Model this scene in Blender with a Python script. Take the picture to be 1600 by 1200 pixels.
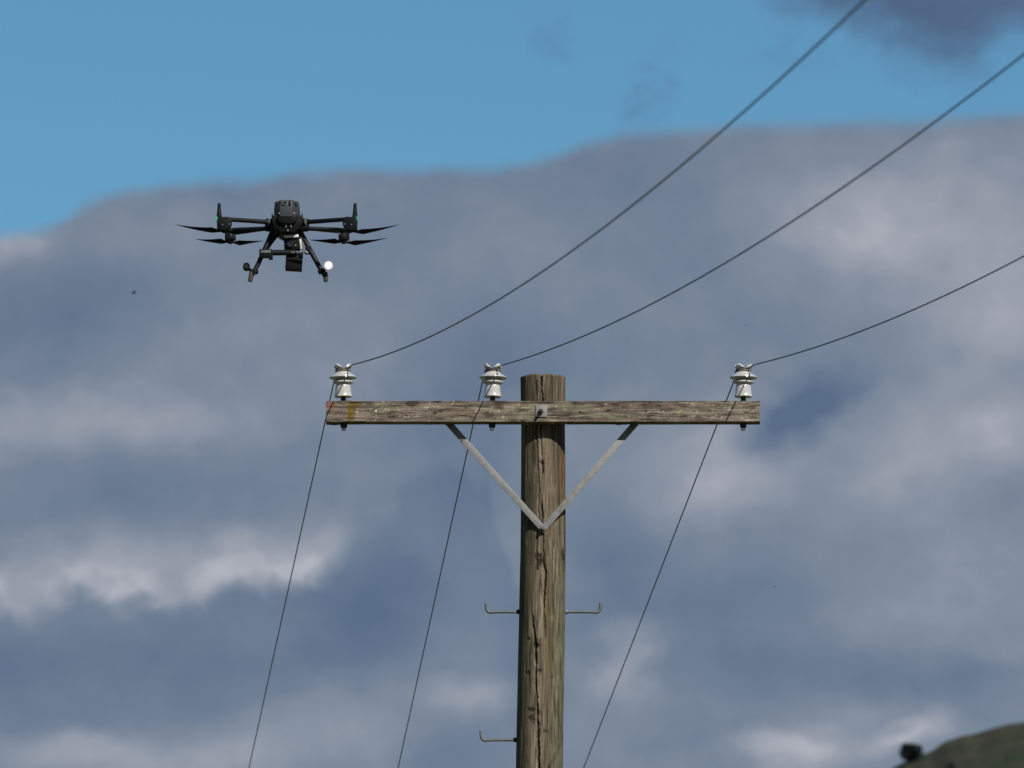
import bpy, bmesh, math, random
import numpy as np
from mathutils import Vector, Matrix, noise

random.seed(7)
scn = bpy.context.scene
for o in list(bpy.data.objects):
    bpy.data.objects.remove(o)
C = scn.collection
R = math.radians

# ------------------------------------------------------------------ camera
FPX = 13000.0            # focal length in pixels of a 1600 px wide picture
ELEV = R(9.0)            # the lens looks up at the pole top
CAM_Z = 1.6
cam_d = bpy.data.cameras.new('camera')
cam = bpy.data.objects.new('camera', cam_d)
C.objects.link(cam)
cam.location = (0, 0, CAM_Z)
cam.rotation_euler = (R(90) + ELEV, 0, 0)
cam_d.sensor_width = 36.0
cam_d.lens = FPX / 1600 * 36.0
cam_d.clip_start = 0.5
cam_d.clip_end = 30000
cam_d.dof.use_dof = True
cam_d.dof.focus_distance = 46.2
cam_d.dof.aperture_fstop = 8.0
scn.camera = cam

# ------------------------------------------------------------------ light
SUN_EL, SUN_AZ = R(38.5), R(32)      # behind the camera, to its right
to_sun = Vector((math.sin(SUN_AZ) * math.cos(SUN_EL), -math.cos(SUN_AZ) * math.cos(SUN_EL), math.sin(SUN_EL)))
sun_d = bpy.data.lights.new('sun', 'SUN')
sun_d.energy = 5.0
sun_d.angle = R(0.5)
sun_d.color = (1.0, 0.95, 0.87)
sun = bpy.data.objects.new('sun', sun_d)
C.objects.link(sun)
sun.rotation_euler = to_sun.to_track_quat('Z', 'Y').to_euler()
sun.location = (10, -10, 30)

scn.view_settings.view_transform = 'Standard'
scn.view_settings.look = 'None'
scn.view_settings.exposure = 0.25
scn.view_settings.gamma = 1.0
scn.view_settings.use_curve_mapping = False


def lin(r, g, b):
    f = lambda c: (c / 255 / 12.92) if c / 255 <= 0.04045 else ((c / 255 + 0.055) / 1.055) ** 2.4
    return (f(r), f(g), f(b), 1.0)


class NT:
    """small helper for writing node trees"""
    def __init__(self, tree):
        self.t = tree
        self.t.nodes.clear()

    def n(self, kind, **kw):
        nd = self.t.nodes.new(kind)
        for k, v in kw.items():
            setattr(nd, k, v)
        return nd

    def l(self, a, b):
        self.t.links.new(a, b)

    def val(self, sock, v):
        if isinstance(v, bpy.types.NodeSocket):
            self.l(v, sock)
        else:
            sock.default_value = v

    def math(self, op, a, b=0.0, c=0.0, clamp=False):
        nd = self.n('ShaderNodeMath', operation=op, use_clamp=clamp)
        self.val(nd.inputs[0], a)
        self.val(nd.inputs[1], b)
        self.val(nd.inputs[2], c)
        return nd.outputs[0]

    def vmath(self, op, a, b=(0, 0, 0)):
        nd = self.n('ShaderNodeVectorMath', operation=op)
        self.val(nd.inputs[0], a)
        self.val(nd.inputs[1], b)
        return nd.outputs[0]

    def noise(self, vec, scale, detail=4, rough=0.55, dist=0.0, out=0):
        nd = self.n('ShaderNodeTexNoise')
        if vec is not None:
            self.l(vec, nd.inputs['Vector'])
        nd.inputs['Scale'].default_value = scale
        nd.inputs['Detail'].default_value = detail
        nd.inputs['Roughness'].default_value = rough
        nd.inputs['Distortion'].default_value = dist
        return nd.outputs[out]

    def ramp(self, fac, stops, interp='LINEAR'):
        nd = self.n('ShaderNodeValToRGB')
        el = nd.color_ramp.elements
        nd.color_ramp.interpolation = interp
        while len(el) < len(stops):
            el.new(0.5)
        for e, (p, c) in zip(el, stops):
            e.position = p
            e.color = c if len(c) == 4 else (*c, 1)
        self.l(fac, nd.inputs[0])
        return nd.outputs[0]

    def mix(self, fac, a, b, mode='MIX'):
        nd = self.n('ShaderNodeMix', data_type='RGBA', blend_type=mode)
        self.val(nd.inputs[0], fac)
        self.val(nd.inputs[6], a)
        self.val(nd.inputs[7], b)
        return nd.outputs[2]

    def smooth(self, v, a, b, lo=0.0, hi=1.0):
        nd = self.n('ShaderNodeMapRange', interpolation_type='SMOOTHSTEP')
        self.val(nd.inputs[0], v)
        for i, x in zip((1, 2, 3, 4), (a, b, lo, hi)):
            nd.inputs[i].default_value = x
        return nd.outputs[0]


# ------------------------------------------------------------------ sky
# Sky directions are read as azimuth and elevation (in units of 1/1000 of a
# radian x 13, i.e. "u" to the right, "v" upward, 1 unit = 100 / 13000 rad).
world = bpy.data.worlds.new('World')
scn.world = world
world.use_nodes = True
W = NT(world.node_tree)
geo = W.n('ShaderNodeTexCoord').outputs['Generated']
sx = W.n('ShaderNodeSeparateXYZ')
W.l(geo, sx.inputs[0])
az = W.math('ARCTAN2', sx.outputs[0], sx.outputs[1])
el = W.math('ARCSINE', sx.outputs[2])
U = W.math('MULTIPLY', az, 130.0 * math.cos(ELEV))                       # 0 = straight ahead
V = W.math('MULTIPLY', W.math('SUBTRACT', el, ELEV), 130.0)              # 0 = nine degrees up
cuv = W.n('ShaderNodeCombineXYZ')
W.l(U, cuv.inputs[0])
W.l(V, cuv.inputs[1])
UV = cuv.outputs[0]

sky = W.n('ShaderNodeTexSky', sky_type='NISHITA')
sky.sun_disc = False
sky.sun_elevation = SUN_EL
sky.sun_rotation = math.atan2(to_sun.x, to_sun.y)
sky.altitude = 300
sky.air_density = 1.0
sky.dust_density = 0.25
sky.ozone_density = 3.0
SKY_STRENGTH = 0.077
clear = W.mix(1.0, sky.outputs[0], (0.60, 0.96, 1.04, 1), 'MULTIPLY')
clear = W.vmath('SCALE', clear)
clear.node.inputs[3].default_value = SKY_STRENGTH

# billowing displacement of the cloud coordinates
squash = W.n('ShaderNodeMapping')
squash.inputs['Scale'].default_value = (0.75, 1.25, 1.0)
W.l(UV, squash.inputs[0])
SQ = squash.outputs[0]
wa = W.vmath('SUBTRACT', W.noise(SQ, 0.42, 3, 0.5, out=1), (0.5, 0.5, 0.5))
wb = W.vmath('SUBTRACT', W.noise(SQ, 1.5, 3, 0.5, out=1), (0.5, 0.5, 0.5))
wsum = W.vmath('ADD', W.vmath('MULTIPLY', wa, (1.0, 0.7, 0)), W.vmath('MULTIPLY', wb, (0.6, 0.5, 0)))
WUV = W.vmath('ADD', UV, wsum)
wsmall = W.vmath('MULTIPLY', wb, (0.30, 0.26, 0))
EUV = W.vmath('ADD', UV, wsmall)


def px(x, y):
    return (x - 800) / 100.0, (600 - y) / 100.0


def blobs(lst, vec):
    total = None
    for (x, y, rx, ry, rot, amp) in lst:
        u, v = px(x, y)
        m = W.n('ShaderNodeMapping', vector_type='TEXTURE')
        m.inputs['Location'].default_value = (u, v, 0)
        m.inputs['Rotation'].default_value = (0, 0, R(rot))
        m.inputs['Scale'].default_value = (rx / 100.0, ry / 100.0, 1)
        W.l(vec, m.inputs[0])
        g = W.n('ShaderNodeTexGradient', gradient_type='SPHERICAL')
        W.l(m.outputs[0], g.inputs[0])
        s = W.smooth(g.outputs[1], 0.0, 1.0)
        total = W.math('MULTIPLY_ADD', s, amp, total if total is not None else 0.0)
    return total


# upper rim of the cloud bank: height as a function of azimuth
EDGE = [(-4000, 200), (-2500, 420), (-1200, 300), (-400, 420), (0, 374), (60, 364), (100, 344), (130, 322), (165, 310), (260, 292), (400, 282),
        (540, 268), (700, 265), (830, 258), (870, 246), (920, 222), (1000, 208), (1100, 200),
        (1250, 196), (1400, 193), (1500, 188), (1600, 180), (2000, 240), (2800, 120), (4000, 330), (5600, 200)]
seu = W.n('ShaderNodeSeparateXYZ')
W.l(EUV, seu.inputs[0])
fc = W.n('ShaderNodeFloatCurve')
cv = fc.mapping.curves[0]
X0, X1, Y0, Y1 = -4000.0, 5600.0, 500.0, 0.0
pts = [((x - X0) / (X1 - X0), (y - Y0) / (Y1 - Y0)) for x, y in EDGE]
while len(cv.points) < len(pts):
    cv.points.new(0.5, 0.5)
for p, q in zip(cv.points, pts):
    p.location = q
    p.handle_type = 'AUTO_CLAMPED'
fc.mapping.update()
u01 = W.math('DIVIDE', W.math('ADD', seu.outputs[0], (800 - X0) / 100.0), (X1 - X0) / 100.0)
W.l(u01, fc.inputs[1])
edge_v = W.math('MULTIPLY_ADD', fc.outputs[0], (Y0 - Y1) / 100.0, (600 - Y0) / 100.0)
dv = W.math('SUBTRACT', edge_v, seu.outputs[1])           # > 0 inside the bank
bank = W.smooth(dv, -0.17, 0.20)

# other cloud in the blue: one dark scud above right, scattered ones higher up all round
scud = blobs([(1500, -55, 400, 165, 0, 1.35), (1465, 65, 180, 105, -10, 0.75), (1620, -30, 320, 150, 0, 0.8), (1290, -20, 210, 100, 0, 0.5),
              (1380, 90, 160, 90, 0, 0.2), (1500, 150, 110, 100, 60, 0.25)], WUV)
scud_n = W.noise(WUV, 1.1, 7, 0.62, 0.4)
scud_m = W.smooth(W.math('MULTIPLY_ADD', W.math('SUBTRACT', scud_n, 0.5), 1.0, scud), 0.12, 1.45)
scud_m = W.math('MULTIPLY', scud_m, W.smooth(scud, 0.0, 0.25))
wisp = blobs([(1020, 130, 110, 70, 55, 1.0), (870, 55, 90, 80, 30, 0.8), (990, 165, 80, 60, 40, 0.7), (1250, 60, 120, 90, 0, 0.5)], WUV)
wisp_m = W.math('MULTIPLY', W.math('MULTIPLY', wisp, W.smooth(scud_n, 0.42, 0.72)), 0.42)
scud_m = W.math('MAXIMUM', scud_m, wisp_m)
high_n = W.noise(geo, 5.0, 5, 0.55)
high = W.math('MULTIPLY', W.smooth(high_n, 0.50, 0.68), W.smooth(V, 7.5, 13.0))
scud_all = W.math('MAXIMUM', scud_m, high)

# a darker, nearer bank low on the left with a lumpy rim, and the sunlit gap above it
vor = W.n('ShaderNodeTexVoronoi', feature='SMOOTH_F1', voronoi_dimensions='2D')
W.l(WUV, vor.inputs['Vector'])
vor.inputs['Scale'].default_value = 1.35
vor.inputs['Smoothness'].default_value = 0.35
vor2 = W.n('ShaderNodeTexVoronoi', feature='SMOOTH_F1', voronoi_dimensions='2D')
W.l(WUV, vor2.inputs['Vector'])
vor2.inputs['Scale'].default_value = 3.4
vor2.inputs['Smoothness'].default_value = 0.4
lump = W.math('MULTIPLY_ADD', vor2.outputs[0], -0.16, W.math('MULTIPLY_ADD', vor.outputs[0], -0.42, 0.30))
RIM = [(-4000, 1150), (-1500, 1010), (-400, 985), (-100, 970), (0, 965), (80, 958), (130, 940), (190, 955), (240, 952), (290, 966), (335, 960), (352, 928), (400, 915), (450, 925),
       (480, 932), (510, 905), (560, 855), (620, 790), (690, 740), (800, 900), (950, 1300), (1500, 1500), (5600, 1500)]
fr = W.n('ShaderNodeFloatCurve')
cr_ = fr.mapping.curves[0]
RY0, RY1 = 1600.0, 600.0
rp = [((x - X0) / (X1 - X0), (y - RY0) / (RY1 - RY0)) for x, y in RIM]
while len(cr_.points) < len(rp):
    cr_.points.new(0.5, 0.5)
for p, q in zip(cr_.points, rp):
    p.location = q
    p.handle_type = 'AUTO_CLAMPED'
fr.mapping.update()
W.l(u01, fr.inputs[1])
rim_v = W.math('MULTIPLY_ADD', fr.outputs[0], (RY0 - RY1) / 100.0, (600 - RY0) / 100.0)
hh = W.math('SUBTRACT', W.math('SUBTRACT', seu.outputs[1], rim_v), lump)        # > 0 above the rim
near_bank = W.math('MULTIPLY', W.smooth(hh, 0.20, -0.26), W.smooth(hh, -3.2, -0.6))
gap_n = W.noise(WUV, 0.9, 6, 0.6)
gap_top = W.math('MULTIPLY_ADD', W.math('SUBTRACT', gap_n, 0.5), 1.3, hh)
gap = W.math('MULTIPLY', W.smooth(hh, -0.24, 0.26), W.smooth(gap_top, 1.45, 0.20))
gap = W.math('MULTIPLY', gap, W.smooth(seu.outputs[0], -2.3, -3.1))
gap = W.math('MULTIPLY', gap, W.smooth(gap_n, 0.25, 0.62, 0.55, 1.0))

# light and dark masses inside the bank
MASS = [
    # x, y, rx, ry, rot, amp
    (1480, 380, 460, 250, -8, 0.27), (1330, 330, 300, 140, 10, 0.10), (1590, 470, 180, 120, 0, 0.09), (1000, 270, 230, 90, 4, -0.12), (780, 400, 240, 120, 0, 0.06),
    (300, 330, 300, 70, 3, -0.05), (0, 392, 130, 60, 10, 0.30), (70, 480, 300, 150, 0, -0.22), (420, 510, 300, 90, 0, 0.05),
    (110, 660, 420, 75, 0, 0.25), (430, 620, 320, 90, 6, 0.12), (250, 770, 480, 75, 0, -0.10), (740, 640, 180, 240, -25, -0.22),
    (1040, 520, 220, 120, 20, 0.02), (1120, 720, 230, 140, 20, 0.22), (1450, 710, 280, 190, 0, 0.20), (1540, 560, 180, 160, 0, 0.14),
    (1010, 800, 180, 120, 0, 0.02), (1530, 930, 330, 150, 10, 0.14), (1100, 950, 260, 130, 0, -0.22), (940, 880, 120, 160, 0, -0.20), (985, 1050, 60, 50, 0, 0.05),
    (260, 880, 480, 90, 2, 0.12), (150, 1060, 380, 100, 0, -0.12), (570, 950, 170, 140, 35, -0.28), (330, 1050, 260, 70, 0, -0.05),
    (330, 1190, 380, 80, 0, 0.28), (90, 1180, 190, 50, 0, 0.22), (520, 1130, 200, 80, 0, 0.20), (700, 1180, 140, 60, 0, -0.12),
    (1260, 1175, 190, 65, 0, 0.22), (1330, 1120, 130, 40, 0, 0.14), (1440, 1150, 120, 40, 15, 0.12), (1250, 1040, 300, 70, 0, -0.18), (1500, 1060, 220, 60, 0, -0.12),
]
DETAIL = [(1262, 642, 140, 72, 28, -0.60), (1205, 685, 100, 55, 30, -0.16), (985, 1010, 80, 75, 0, 0.26), (960, 1075, 95, 60, 0, 0.22), (725, 1085, 130, 50, 0, 0.22), (1230, 1165, 150, 55, 0, 0.20),
          (1420, 1145, 110, 38, 18, 0.25), (1585, 690, 120, 90, 0, 0.16), (1350, 760, 190, 60, 20, 0.08), (1150, 760, 150, 70, 10, 0.10), (1480, 370, 240, 100, 10, 0.05)]
mass = W.math('ADD', blobs(MASS, WUV), blobs(DETAIL, W.vmath('ADD', EUV, W.vmath('MULTIPLY', wb, (0.5, 0.4, 0)))))
n1 = W.math('SUBTRACT', W.noise(SQ, 0.55, 6, 0.52), 0.5)
n2 = W.math('SUBTRACT', W.noise(SQ, 0.16, 2, 0.5), 0.5)
outside = W.smooth(W.vmath('LENGTH', W.vmath('MULTIPLY', UV, (1 / 9.0, 1 / 7.0, 0))).node.outputs[1], 0.9, 1.8)
n3 = W.math('SUBTRACT', W.noise(WUV, 1.7, 4, 0.55), 0.5)
tone = W.math('MULTIPLY_ADD', n1, 0.42, W.math('MULTIPLY_ADD', mass, 1.25, 0.47))
tone = W.math('MULTIPLY_ADD', n3, 0.20, tone)
tone = W.math('MULTIPLY_ADD', lump, -0.10, tone)
tone = W.math('MULTIPLY_ADD', near_bank, -0.17, tone)
tone = W.math('MULTIPLY_ADD', W.math('MULTIPLY', gap, W.smooth(gap_n, 0.30, 0.72, 0.62, 1.1)), 0.46, tone)
tone = W.math('ADD', tone, W.math('MULTIPLY', n2, W.math('MULTIPLY_ADD', outside, 1.1, 0.25)))
tone = W.math('ADD', tone, W.math('MULTIPLY', W.smooth(dv, 0.45, 0.0), -0.04))
cloud = W.ramp(tone, [(0.0, lin(90, 107, 134)), (0.22, lin(103, 118, 141)), (0.42, lin(115, 128, 147)),
                      (0.62, lin(131, 141, 157)), (0.84, lin(155, 159, 171)), (1.0, lin(180, 182, 191))])
scud_tone = W.math('MULTIPLY_ADD', n1, 0.5, W.math('MULTIPLY_ADD', outside, 0.25, 0.28))
scud_col = W.ramp(scud_tone, [(0.0, lin(70, 89, 120)), (0.5, lin(87, 104, 133)), (1.0, lin(142, 151, 166))])
col = W.mix(W.math('MULTIPLY', scud_all, 0.92), clear, scud_col)
col = W.mix(W.math('MULTIPLY', bank, 0.97), col, cloud)
bg = W.n('ShaderNodeBackground')
W.l(col, bg.inputs[0])
bg.inputs[1].default_value = 2 ** -0.25
wo = W.n('ShaderNodeOutputWorld')
W.l(bg.outputs[0], wo.inputs[0])
world.cycles.sampling_method = 'MANUAL'
world.cycles.sample_map_resolution = 512


# ------------------------------------------------------------------ helpers
def ray(x, y):
    a, b = (x - 800) / FPX, (600 - y) / FPX
    d = Vector((a, math.cos(ELEV) - b * math.sin(ELEV), math.sin(ELEV) + b * math.cos(ELEV)))
    return d / d.y


def at(x, y, Y):
    """world point that lies Y metres ahead in the direction measured at picture point x, y"""
    r = ray(x, y)
    return Vector((r.x * Y, Y, CAM_Z + r.z * Y))


def tag(o, label=None, cat=None, group=None, kind=None):
    if label: o['label'] = label
    if cat: o['category'] = cat
    if group: o['group'] = group
    if kind: o['kind'] = kind
    return o


def empty(name, loc):
    o = bpy.data.objects.new(name, None)
    o.location = loc
    o.empty_display_size = 0.1
    C.objects.link(o)
    return o


class MB:
    def __init__(self):
        self.v, self.f = [], []

    def add(self, vs, fs):
        k = len(self.v)
        self.v += [tuple(p) for p in vs]
        self.f += [tuple(i + k for i in q) for q in fs]
        return self

    def box(self, c, s, m=None, taper=1.0):
        """centre, full size, optional rotation, top scale"""
        hx, hy, hz = s[0] / 2, s[1] / 2, s[2] / 2
        vs = []
        for z in (-1, 1):
            k = taper if z > 0 else 1.0
            for x, y in ((-1, -1), (1, -1), (1, 1), (-1, 1)):
                p = Vector((x * hx * k, y * hy * k, z * hz))
                vs.append((m @ p if m else p) + Vector(c))
        return self.add(vs, [(3, 2, 1, 0), (4, 5, 6, 7), (0, 1, 5, 4), (1, 2, 6, 5), (2, 3, 7, 6), (3, 0, 4, 7)])

    def prism(self, poly, y0, y1):
        """outline in x, z pushed from y0 to y1"""
        n = len(poly)
        vs = [(x, y0, z) for x, z in poly] + [(x, y1, z) for x, z in poly]
        fs = [tuple(range(n - 1, -1, -1)), tuple(range(n, 2 * n))]
        fs += [(i, (i + 1) % n, n + (i + 1) % n, n + i) for i in range(n)]
        fs = [tuple(reversed(q)) for q in fs]
        return self.add(vs, fs)

    def tube(self, pts, rad, n=10, flat=1.0):
        pts = [Vector(p) for p in pts]
        if not hasattr(rad, '__len__'):
            rad = [rad] * len(pts)
        vs, fs = [], []
        up = None
        for i, p in enumerate(pts):
            t = (pts[min(i + 1, len(pts) - 1)] - pts[max(i - 1, 0)]).normalized()
            if up is None:
                up = t.orthogonal().normalized()
            up = (up - t * up.dot(t)).normalized()
            w = t.cross(up)
            for k in range(n):
                a = 2 * math.pi * k / n
                vs.append(p + (up * math.cos(a) + w * math.sin(a) * flat) * rad[i])
        for i in range(len(pts) - 1):
            for k in range(n):
                a, b = i * n + k, i * n + (k + 1) % n
                fs.append((a, b, b + n, a + n))
        fs.append(tuple(range(n - 1, -1, -1)))
        fs.append(tuple(range(len(vs) - n, len(vs))))
        return self.add(vs, fs)

    def lathe(self, prof, n=24, m=None, loc=(0, 0, 0)):
        vs, fs = [], []
        for r, z in prof:
            for k in range(n):
                a = 2 * math.pi * k / n
                p = Vector((r * math.cos(a), r * math.sin(a), z))
                vs.append((m @ p if m else p) + Vector(loc))
        for i in range(len(prof) - 1):
            for k in range(n):
                a, b = i * n + k, i * n + (k + 1) % n
                fs.append((a, b, b + n, a + n))
        fs.append(tuple(range(n - 1, -1, -1)))
        fs.append(tuple(range(len(vs) - n, len(vs))))
        return self.add(vs, fs)

    def build(self, name, mat, parent=None, bevel=0.0, smooth=True, angle=35):
        me = bpy.data.meshes.new(name)
        me.from_pydata(self.v, [], self.f)
        bm = bmesh.new()
        bm.from_mesh(me)
        bmesh.ops.recalc_face_normals(bm, faces=bm.faces)
        if bevel:
            es = [e for e in bm.edges if len(e.link_faces) == 2 and e.calc_face_angle(0) > R(30)]
            bmesh.ops.bevel(bm, geom=es, offset=bevel, segments=2, profile=0.6, affect='EDGES')
        bm.to_mesh(me)
        bm.free()
        if smooth:
            me.polygons.foreach_set('use_smooth', [True] * len(me.polygons))
            me.set_sharp_from_angle(angle=R(angle))
        me.materials.append(mat)
        o = bpy.data.objects.new(name, me)
        C.objects.link(o)
        if parent:
            o.parent = parent
        return o


def bsdf(name, color, rough=0.5, metal=0.0, spec=0.5, vary=0.0, vscale=30.0, bump=0.0, bscale=60.0, coat=0.0, stretch=None):
    m = bpy.data.materials.new(name)
    m.use_nodes = True
    T = NT(m.node_tree)
    out = T.n('ShaderNodeOutputMaterial')
    b = T.n('ShaderNodeBsdfPrincipled')
    T.l(b.outputs[0], out.inputs[0])
    co = T.n('ShaderNodeTexCoord').outputs['Object']
    if stretch:
        mp = T.n('ShaderNodeMapping')
        mp.inputs['Scale'].default_value = stretch
        T.l(co, mp.inputs[0])
        co = mp.outputs[0]
    color = tuple(x * 0.8 for x in color)          # exposure of the picture is lifted a little
    c = (*color, 1)
    if vary:
        k = T.noise(co, vscale, 5, 0.6)
        lo = tuple(x * (1 - vary) for x in color) + (1,)
        hi = tuple(min(1, x * (1 + vary)) for x in color) + (1,)
        T.l(T.ramp(k, [(0.28, lo), (0.72, hi)]), b.inputs['Base Color'])
        T.l(T.smooth(k, 0.3, 0.7, max(0.03, rough - 0.1), min(1, rough + 0.12)), b.inputs['Roughness'])
    else:
        b.inputs['Base Color'].default_value = c
        b.inputs['Roughness'].default_value = rough
    b.inputs['Metallic'].default_value = metal
    b.inputs['Specular IOR Level'].default_value = spec
    b.inputs['Coat Weight'].default_value = coat
    if bump:
        bp = T.n('ShaderNodeBump')
        bp.inputs['Strength'].default_value = bump
        bp.inputs['Distance'].default_value = 0.004
        T.l(T.noise(co, bscale, 5, 0.65), bp.inputs['Height'])
        T.l(bp.outputs[0], b.inputs['Normal'])
    return m


def emit(name, color, strength):
    m = bpy.data.materials.new(name)
    m.use_nodes = True
    T = NT(m.node_tree)
    out = T.n('ShaderNodeOutputMaterial')
    e = T.n('ShaderNodeEmission')
    e.inputs[0].default_value = (*color, 1)
    e.inputs[1].default_value = strength
    T.l(e.outputs[0], out.inputs[0])
    return m


def wood(name, axis, grain=1.0, mottle=0.35):
    """weathered wood: broad stains come with the mesh, fibres and fine checks from noise"""
    m = bpy.data.materials.new(name)
    m.use_nodes = True
    T = NT(m.node_tree)
    out = T.n('ShaderNodeOutputMaterial')
    b = T.n('ShaderNodeBsdfPrincipled')
    T.l(b.outputs[0], out.inputs[0])
    co = T.n('ShaderNodeTexCoord').outputs['Object']
    mp = T.n('ShaderNodeMapping')
    s = [150.0, 150.0, 150.0]
    s[axis] = 6.0
    mp.inputs['Scale'].default_value = s
    T.l(co, mp.inputs[0])
    fib = T.noise(mp.outputs[0], 1.0, 5, 0.6, 0.4)
    mp2 = T.n('ShaderNodeMapping')
    s2 = [45.0, 45.0, 45.0]
    s2[axis] = 3.0
    mp2.inputs['Scale'].default_value = s2
    T.l(co, mp2.inputs[0])
    band = T.noise(mp2.outputs[0], 1.0, 4, 0.6, 0.8)
    at_ = T.n('ShaderNodeAttribute', attribute_name='stain')
    f1 = T.ramp(fib, [(0.27, (0.10, 0.092, 0.082)), (0.5, (0.41, 0.40, 0.385)), (0.76, (0.72, 0.70, 0.68))])
    f2 = T.ramp(band, [(0.3, (0.55, 0.53, 0.50)), (0.7, (1.22, 1.21, 1.20))])
    mot = T.noise(co, 95.0, 5, 0.7, 0.3)
    f3 = T.ramp(mot, [(0.34, (0.55, 0.54, 0.52)), (0.52, (1.0, 1.0, 1.0)), (0.72, (1.3, 1.3, 1.25))])
    c = T.mix(grain, at_.outputs['Color'], f1, 'MULTIPLY')
    c = T.mix(0.85, c, f2, 'MULTIPLY')
    c = T.mix(mottle, c, f3, 'MULTIPLY')
    T.l(c, b.inputs['Base Color'])
    b.inputs['Roughness'].default_value = 0.85
    b.inputs['Specular IOR Level'].default_value = 0.25
    bp = T.n('ShaderNodeBump')
    bp.inputs['Strength'].default_value = 0.7
    bp.inputs['Distance'].default_value = 0.004
    T.l(fib, bp.inputs['Height'])
    T.l(bp.outputs[0], b.inputs['Normal'])
    return m


MAT = dict(
    post=wood('weathered_post', 2),
    arm=wood('weathered_arm', 0, 0.85, 0.8),
    porcelain=bsdf('glazed_porcelain', (0.475, 0.465, 0.445), 0.16, spec=0.6, vary=0.13, vscale=22, coat=0.3),
    galv=bsdf('galvanised_steel', (0.20, 0.20, 0.198), 0.55, 0.2, vary=0.22, vscale=35, bump=0.15, bscale=120),
    galv_dull=bsdf('dull_galvanised_steel', (0.12, 0.13, 0.135), 0.6, 0.2, vary=0.3, vscale=50),
    iron=bsdf('dark_iron', (0.025, 0.023, 0.022), 0.6, 0.2, vary=0.3, vscale=70),
    wire=bsdf('weathered_conductor', (0.075, 0.077, 0.08), 0.6, 0.2, vary=0.25, vscale=1.2),
    tie=bsdf('grey_tie_wire', (0.13, 0.12, 0.105), 0.6, 0.2, vary=0.25, vscale=90),
    shell=bsdf('black_drone_shell', (0.0022, 0.0025, 0.0036), 0.6, spec=0.14, vary=0.2, vscale=40),
    carbon=bsdf('carbon_tube', (0.0050, 0.0055, 0.008), 0.5, spec=0.22, vary=0.15, vscale=80),
    grey_shell=bsdf('slate_grey_housing', (0.036, 0.039, 0.050), 0.6, spec=0.3, vary=0.08, vscale=25),
    alu=bsdf('bare_aluminium', (0.66, 0.66, 0.67), 0.35, 0.25, vary=0.1, vscale=60),
    lens=bsdf('lens_glass', (0.006, 0.007, 0.012), 0.05, spec=0.8, coat=1.0),
    blade=bsdf('black_propeller', (0.006, 0.0065, 0.009), 0.75, spec=0.12, vary=0.1, vscale=30),
    rubber=bsdf('olive_rubber_foot', (0.045, 0.042, 0.03), 0.8, vary=0.15, vscale=50),
    print=bsdf('pale_print', (0.16, 0.16, 0.17), 0.6),
    led=emit('green_indicator', (0.02, 0.70, 0.20), 0.5),
    lamp=emit('lit_lamp', (1.0, 0.97, 0.92), 60.0),
    bug=bsdf('insect_black', (0.02, 0.018, 0.016), 0.5, vary=0.2, vscale=300),
    bugwing=bsdf('insect_wing', (0.10, 0.09, 0.08), 0.3),
    leaf=bsdf('dark_foliage', (0.010, 0.018, 0.016), 0.7, vary=0.4, vscale=1.2),
    bark=bsdf('tree_bark', (0.06, 0.045, 0.035), 0.9, vary=0.3, vscale=3),
)


def ground_mat(name, cols, scale):
    m = bpy.data.materials.new(name)
    m.use_nodes = True
    T = NT(m.node_tree)
    out = T.n('ShaderNodeOutputMaterial')
    b = T.n('ShaderNodeBsdfPrincipled')
    T.l(b.outputs[0], out.inputs[0])
    co = T.n('ShaderNodeTexCoord').outputs['Object']
    a = T.noise(co, scale, 6, 0.6, 0.3)
    d = T.noise(co, scale * 9, 5, 0.65)
    k = T.math('MULTIPLY_ADD', T.math('SUBTRACT', d, 0.5), 0.5, a)
    T.l(T.ramp(k, [(0.30 + 0.4 * i / (len(cols) - 1), c) for i, c in enumerate(cols)]), b.inputs['Base Color'])
    b.inputs['Roughness'].default_value = 0.95
    b.inputs['Specular IOR Level'].default_value = 0.1
    return m


# ------------------------------------------------------------------ ground and hill
def grid_mesh(name, P, mat):
    ny, nx = len(P), len(P[0])
    me = bpy.data.meshes.new(name)
    me.from_pydata([p for row in P for p in row], [],
                   [(j * nx + i, j * nx + i + 1, (j + 1) * nx + i + 1, (j + 1) * nx + i) for j in range(ny - 1) for i in range(nx - 1)])
    me.polygons.foreach_set('use_smooth', [True] * len(me.polygons))
    me.materials.append(mat)
    o = bpy.data.objects.new(name, me)
    C.objects.link(o)
    return o


gm = ground_mat('pasture_grass', [(0.045, 0.06, 0.022), (0.075, 0.085, 0.035), (0.11, 0.10, 0.05)], 0.06)
P = []
for j in range(61):
    y = -4000 + 12000 * j / 60
    P.append([(x, y, 0.0) for x in [-6000 + 12000 * i / 60 for i in range(61)]])
tag(grid_mesh('ground', P, gm), 'grass pasture that the wooden pole stands in', kind='structure')

HILL_Y = 1500.0
PROFILE = [(-700, 2660), (300, 2150), (700, 1780), (1000, 1500), (1200, 1338), (1300, 1266), (1350, 1230), (1395, 1200), (1415, 1190), (1450, 1176),
           (1480, 1158), (1500, 1151), (1520, 1146), (1560, 1134), (1600, 1126), (1650, 1113), (1750, 1084), (2000, 1010), (2600, 880), (3500, 860),
           (4500, 1100), (6000, 1700), (7500, 2300), (8200, 2660)]
pw = [at(x, y, HILL_Y) for x, y in PROFILE]
pxs, pzs = [p.x for p in pw], [max(p.z, -8.0) for p in pw]
hx = np.unique(np.concatenate([np.linspace(pxs[0], pxs[-1], 160), np.linspace(40, 130, 220)]))
hz = np.interp(hx, pxs, pzs)
hy = np.concatenate([np.linspace(-780, -150, 40), np.linspace(-140, 0, 90), np.linspace(20, 900, 24)])


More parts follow.
